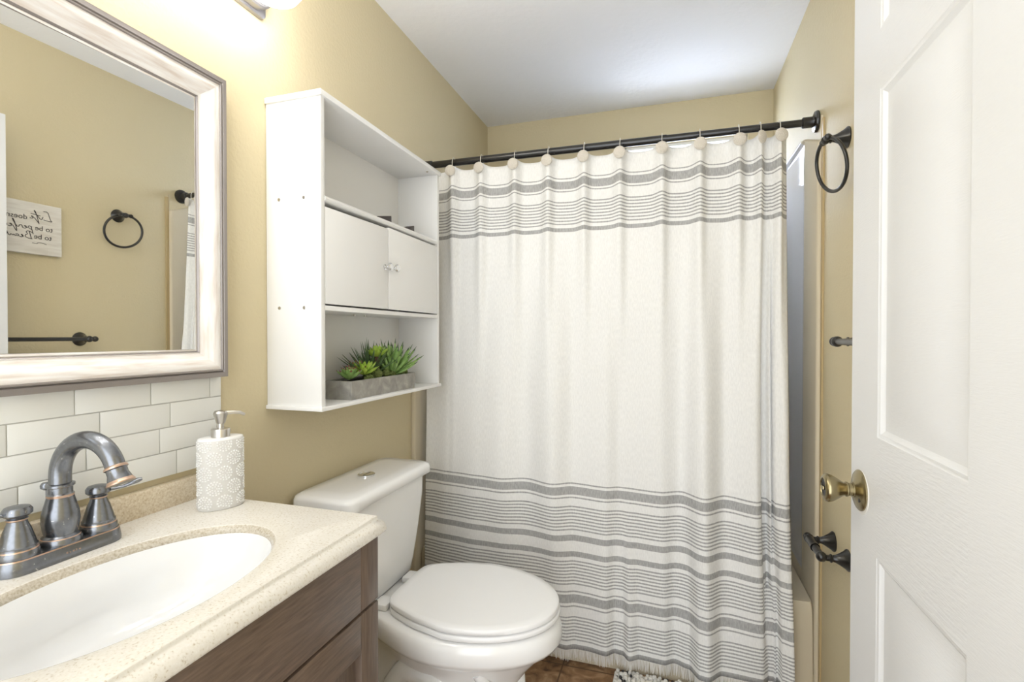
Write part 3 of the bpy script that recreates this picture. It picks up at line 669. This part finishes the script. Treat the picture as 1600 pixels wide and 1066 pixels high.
# ------------------------------------------------------------------ succulent planter
pz0 = KZ0 + .0112
pla = thing('succulent_planter', 'grey concrete trough of green succulents on the cabinet bottom shelf', 'planter', (.12, 1.43, pz0))
py0, py1, px0, px1, ph_ = 1.235, 1.612, .070, .166, .054
tr = MB()
tr.rings([rr(px0 + .002, px1 - .002, py0 + .002, py1 - .002, .003, pz0), rr(px0, px1, py0, py1, .003, pz0 + ph_ - .001), rr(px0 + .001, px1 - .001, py0 + .001, py1 - .001, .003, pz0 + ph_), rr(px0 + .009, px1 - .009, py0 + .009, py1 - .009, .003, pz0 + ph_), rr(px0 + .010, px1 - .010, py0 + .010, py1 - .010, .003, pz0 + .03)], cap1=True)
tr.build('trough', M['concrete'], pla, sharp=30)
zs_ = pz0 + ph_ - .006
MB().box(px0 + .0095, px1 - .0095, py0 + .0095, py1 - .0095, zs_ - .014, zs_, .003).build('soil', M['soil'], pla)
def leaf(mb, base, d, L, w, up=.0, mi=0, tipmi=None, curl=.25, thick=.35, tipf=.78):
    d = Vector(d).normalized(); side = d.cross(Vector((0, 0, 1)))
    side = side.normalized() if side.length > 1e-3 else Vector((1, 0, 0)); nn = side.cross(d)
    R = []
    for t, k in ((0, .55), (.2, .8), (.45, 1), (.68, .85), (.86, .5), (1, .02)):
        c_ = Vector(base) + d * L * t + nn * (curl * L * t * t); ww = w * k / 2
        R.append([tuple(c_ + side * ww), tuple(c_ + nn * ww * thick), tuple(c_ - side * ww), tuple(c_ - nn * ww * thick * 1.6)])
    mb.rings(R, [mi, mi, mi, mi, mi if tipmi is None else tipmi])
def rosette(name, c_, r_, mats, rows_=4, tip=False, wide=.45, seed=0, lift=0.0):
    mb = MB(); rn = random.Random(seed); c_ = Vector(c_)
    for q in range(rows_):
        nl = 6 + (1 if q < 2 else 0); el = math.radians(14 + 62 * q / max(1, rows_ - 1)) + lift
        for k in range(nl):
            a = 2 * PI * (k + .5 * q) / nl + rn.uniform(-.12, .12); L = r_ * (1 - .12 * q) * rn.uniform(.9, 1.08)
            leaf(mb, c_, (math.cos(a) * math.cos(el), math.sin(a) * math.cos(el), math.sin(el)), L, L * wide, mi=0, tipmi=1 if tip else None, curl=.12)
    return mb.build(name, mats, pla, sharp=50)
def spiky(name, c_, L0, mats, nl, spread, seed, w=.008):
    mb = MB(); rn = random.Random(seed); c_ = Vector(c_)
    for k in range(nl):
        t = (k + .5) / nl; a = k * 2.39996; el = math.radians(90 - spread * math.sqrt(t)) + rn.uniform(-.08, .08); L = L0 * rn.uniform(.82, 1.06)
        leaf(mb, c_ + Vector((rn.uniform(-.006, .006), rn.uniform(-.006, .006), 0)), (math.cos(a) * math.cos(el), math.sin(a) * math.cos(el), math.sin(el)), L, w, tipmi=1, curl=.05, thick=.5, tipf=.80)
    return mb.build(name, mats, pla, sharp=50)
G, GD, GL, GR = M['leaf'], M['leaf_dark'], M['leaf_lime'], M['leaf_red']
spiky('agave', (.120, 1.525, zs_), .128, [G, GD], 60, 64, 1, .0135)
spiky('agave', (.098, 1.425, zs_), .128, [GD, GD], 44, 62, 2, .006)
rosette('rosette', (.122, 1.285, zs_ + .008), .052, [G, GR], 4, True, .34, 3, .25)
rosette('rosette', (.134, 1.345, zs_ + .020), .056, [GL, GL], 4, False, .40, 4, .1)
rosette('rosette', (.110, 1.335, zs_ + .026), .045, [GD, GR], 3, True, .4, 14, .1)
MB().tube([(.124, 1.442, zs_ - .004), (.122, 1.438, zs_ + .04), (.123, 1.432, zs_ + .070)], [.006, .005, .008], 10).build('stem', M['stem'], pla)
rosette('rosette', (.123, 1.430, zs_ + .072), .045, [GL, GL], 4, False, .55, 5, .2)
rosette('rosette', (.120, 1.605, zs_ + .030), .036, [GL, GR], 3, False, .5, 6)
for k, (c_, r_, sc_) in enumerate((((.132, 1.418, zs_ + .014), .017, (1, 1, 1.1)), ((.135, 1.468, zs_ + .012), .013, (1, 1, 1)), ((.138, 1.363, zs_ + .004), .015, (.9, 1.3, .9)), ((.13, 1.572, zs_ + .006), .014, (1, 1.2, 1)), ((.135, 1.50, zs_ + .008), .012, (1, 1, 1)), ((.125, 1.60, zs_ + .006), .016, (.9, .9, 1.3)))):
    b_ = MB().sphere(c_, r_, 0, 10, sc_); rn = random.Random(k)
    for q in range(50):
        z_ = rn.uniform(-.3, 1); a = rn.uniform(0, 2 * PI); rr_ = math.sqrt(1 - z_ * z_)
        d_ = Vector((rr_ * math.cos(a) * sc_[0], rr_ * math.sin(a) * sc_[1], z_ * sc_[2])); p_ = Vector(c_) + d_ * r_
        b_.tube([p_, p_ + d_ * .005], [.0011, .0003], 4)
    b_.build('cactus_ball', M['moss'], pla, sharp=60)

# ------------------------------------------------------------------ right wall: towel ring, towel bar, paper holder, sign
BELL = [(.030, 0), (.0305, .003), (.028, .006), (.024, .010), (.019, .018), (.0135, .027), (.0105, .034), (.0095, .040), (.012, .042), (.012, .045), (.009, .047)]
BR = M['bronze']
tr_ = thing('towel_ring', 'dark bronze towel ring hanging on the right wall near the rod end', 'towel ring', (W, 1.668, 1.778))
MB().lathe([(r_, h_) for r_, h_ in BELL] + [(.008, .060), (0, .060)], (W - .0004, 1.668, 1.778), (-1, 0, 0), 28).build('wall_mount', BR, tr_)
MB().sphere((1.463, 1.668, 1.776), .0125, sc=(.9, 1, 1)).tube([(1.463, 1.648, 1.777), (1.463, 1.688, 1.777)], .008, 14).sphere((1.463, 1.692, 1.777), .0095).sphere((1.463, 1.644, 1.777), .0095).build('ring_holder', BR, tr_)
rc = .074
MB().tube([(1.463 + .030 * (1 - math.cos(t)) / 2 - .016 * math.sin(t), 1.668 + rc * math.sin(t), 1.777 - rc + rc * math.cos(t)) for t in [2 * PI * i / 64 for i in range(64)]], .0052, 12, closed=True).build('ring', BR, tr_)

tbr = thing('towel_bar', 'dark bronze towel bar on the right wall partly behind the open door', 'towel bar', (W, 1.2, 1.195))
MB().tube([(1.452, .90, 1.195), (1.452, 1.515, 1.195)], .0085, 16).build('bar', BR, tbr)
for yy, s in ((1.505, 1), (.92, -1)):
    MB().lathe(BELL + [(.008, .058), (0, .058)], (W - .0004, yy, 1.195), (-1, 0, 0), 28).sphere((1.452, yy, 1.195), .014).sphere((1.452, yy + s * .022, 1.195), .0125).lathe([(.006, 0), (.006, .02)], (1.452, yy, 1.195), (0, s, 0), 12).build('end_post', BR, tbr)

tp = thing('toilet_paper_holder', 'empty dark bronze toilet paper holder low on the right wall', 'toilet paper holder', (W, 1.705, .575))
for yy in (1.772, 1.636):
    MB().lathe(BELL + [(.008, .060), (0, .060)], (W - .0004, yy, .575), (-1, 0, 0), 28).sphere((1.452, yy, .577), .0145).build('post', BR, tp)
MB().tube([(1.452, 1.70, .577), (1.452, 1.790, .577)], .0125, 18).tube([(1.452, 1.63, .577), (1.452, 1.705, .577)], .0105, 18).lathe([(.0135, 0), (.0135, .004)], (1.452, 1.70, .577), (0, 1, 0), 18).build('roller', BR, tp)

sg = thing('wall_sign', 'whitewashed wooden quote sign with black script seen in the mirror', 'sign', (W, 1.29, 1.65))
SY0, SY1, SZ0, SZ1 = 1.075, 1.430, 1.546, 1.756
MB().box(W - .022, W - .0005, SY0, SY1, SZ0, SZ1, .0015).build('board', M['sign'], sg)
# text runs towards -y, reading from inside the room: local x -> -y, local y -> z, out -> -x
def TT(y, z, s=1.0): return Matrix(((0, 0, -1, W - .0222), (-1, 0, 0, y), (0, 1, 0, z), (0, 0, 0, 1))) @ Matrix.Scale(s, 4)
tx = MB()
def put(body, size, y, z):
    v, f = text_mesh(body, size, TT(y, z)); tx.add(v, f)
def script(strokes, y, z, s, s2, w=.0013):
    for st in strokes:
        pts = [TT(y, z) @ Vector((a * s, b_ * s2, .0004)) for a, b_ in st]
        # smooth the polyline once
        q = [pts[0]]
        for a, b_ in zip(pts, pts[1:]): q += [a.lerp(b_, .3), a.lerp(b_, .7)]
        q.append(pts[-1]); tx.tube(q, w, 6)
e_ = [(0, .2), (.25, .35), (.3, .5), (.15, .5), (.1, .2), (.25, 0), (.45, .1)]
def sh_(st, dx_): return [(a + dx_, b_) for a, b_ in st]
LIFE = [[(.9, 1.7), (.5, 1.75), (.35, 1.0), (.2, .1), (0, .0), (.3, -.05), (.9, .1)], [(.95, .6), (1.05, .1), (1.2, .1), (1.3, .3), (1.8, 1.5), (1.75, 1.65), (1.6, 1.2), (1.35, -.6), (1.3, -.8), (1.5, -.3), (1.75, .2)], [(1.2, .75), (2.1, .95)], sh_(e_, 1.75)]
PERF = [[(.2, .6), (0, -.8)], [(.1, .4), (.35, .65), (.5, .35), (.25, .0), (.1, .1)], sh_(e_, .5), [(.95, .1), (1.05, .6), (1.25, .5), (1.3, .1), (1.5, .2), (1.9, 1.4), (1.8, 1.5), (1.6, .6), (1.45, -.8), (1.6, -.4), (1.8, .2)], sh_(e_, 1.8), [(2.6, .5), (2.4, .5), (2.3, .15), (2.5, 0), (2.75, .3), (3.0, 1.2), (2.85, .1), (3.1, .1)], [(2.7, .85), (3.2, .95)]]
BEAU = [[(.3, 1.3), (.1, 0)], [(.0, 1.1), (.4, 1.4), (.7, 1.1), (.4, .75), (.8, .5), (.6, .0), (0, -.05)], sh_(e_, .85), [(1.7, .45), (1.4, .5), (1.35, .05), (1.65, .3), (1.7, .05), (1.9, .4), (1.95, .05), (2.2, .45), (2.2, .05), (2.4, .1), (2.65, 1.1), (2.5, .1), (2.75, .3), (2.75, .05), (2.95, .2), (3.3, 1.2), (3.15, 1.4), (2.9, -.6), (3.1, -.3), (3.25, .4), (3.3, .05), (3.5, .45), (3.5, .05), (3.75, .5), (3.95, 1.3), (3.75, .1), (4.0, .1)]]
script(LIFE, SY1 - .032, 1.690, .036, .022); put("doesn't", .029, SY1 - .118, 1.683)
put('to be', .029, SY1 - .032, 1.645); script(PERF, SY1 - .100, 1.645, .036, .023)
put('to be', .029, SY1 - .036, 1.610); script(BEAU, SY1 - .103, 1.608, .032, .022)
script([[(0, .3), (.6, .6), (1.5, .5), (1.3, .2), (2.2, .3)]], SY1 - .055, 1.586, .022, .016, .0009)
tx.build('lettering', M['ink'], sg)

# ------------------------------------------------------------------ door
DX, DY1, DWID, DZ0, DZ1 = 1.395, 1.196, .84, ZF + .012, 2.045
DY0 = DY1 - DWID
dm = MB()
pan_y = [(1.061, .768), (.655, .475)]
pan_z = [(1.759, 1.93), (1.027, 1.653), (.24, .810)]
ycut = sorted({DY0, DY1} | {v for p in pan_y for v in p}); zcut = sorted({DZ0, DZ1} | {v for p in pan_z for v in p})
def is_pan(y, z): return any(b_ < y < a for a, b_ in pan_y) and any(a < z < b_ for a, b_ in pan_z)
for a, b_ in zip(ycut, ycut[1:]):
    for c_, d_ in zip(zcut, zcut[1:]):
        if is_pan((a + b_) / 2, (c_ + d_) / 2):
            rg = []
            for ins, dep in ((0, 0), (.003, -.0018), (.007, -.0024), (.010, -.0050), (.015, -.0078), (.019, -.0078), (.054, -.0014), (.057, -.0005)):
                rg.append([(DX - dep, a + ins, c_ + ins), (DX - dep, b_ - ins, c_ + ins), (DX - dep, b_ - ins, d_ - ins), (DX - dep, a + ins, d_ - ins)])
            dm.rings(rg, 0, cap0=False, cap1=True)
        else:
            rail = any(b2 - .001 < (a + b_) / 2 < a2 + .001 for a2, b2 in pan_y)
            dm.add([(DX, a, c_), (DX, b_, c_), (DX, b_, d_), (DX, a, d_)], [(0, 1, 2, 3)], 1 if rail else 0)
DT = .035
dm.add([(DX, DY0, DZ0), (DX, DY1, DZ0), (DX, DY1, DZ1), (DX, DY0, DZ1), (DX + DT, DY0, DZ0), (DX + DT, DY1, DZ0), (DX + DT, DY1, DZ1), (DX + DT, DY0, DZ1)],
       [(4, 5, 6, 7), (0, 1, 5, 4), (2, 3, 7, 6), (1, 2, 6, 5), (0, 3, 7, 4)])
door = dm.build('door_1', [M['white_paint'], M['white_rail']], None, sharp=25, kind='structure')
ky, kz = 1.142, .908
MB().lathe([(.043, 0), (.0425, .0007), (0, .0008)], (DX, ky - .0015, kz - .003), (-1, 0, 0), 30).build('chipped_paint', M['chipped'], door)
MB().lathe([(.0395, .0005), (.0395, .003), (.036, .006), (.028, .009), (.018, .011), (.0145, .013), (.0145, .015), (0, .015)], (DX, ky, kz), (-1, 0, 0), 40).build('rose', M['brass'], door)
kb = MB().lathe([(.0125, .012), (.0125, .021), (.0145, .023), (.0145, .0255), (.0125, .027), (.0145, .032), (.020, .040), (.0255, .049), (.0275, .056), (.0265, .061), (.0235, .064), (.019, .065), (.0175, .0625), (.0, .0625)], (DX, ky, kz), (-1, 0, 0), 40).build('knob', M['brass'], door)
MB().lathe([(.0172, .0626), (.0172, .0634), (.012, .0634), (.011, .0628), (0, .0628)], (DX, ky, kz), (-1, 0, 0), 28).build('lock_face', M['dark'], kb)
MB().box(DX - .0665, DX - .0625, ky - .007, ky + .007, kz - .0035, kz + .0035, .001).build('lock_button', M['brass'], kb)
MB().lathe([(.0045, .0085), (.0045, .0098), (0, .0099)], (DX, ky - .021, kz - .014), (-1, 0, 0), 12).build('rose_screw', M['dark'], door)
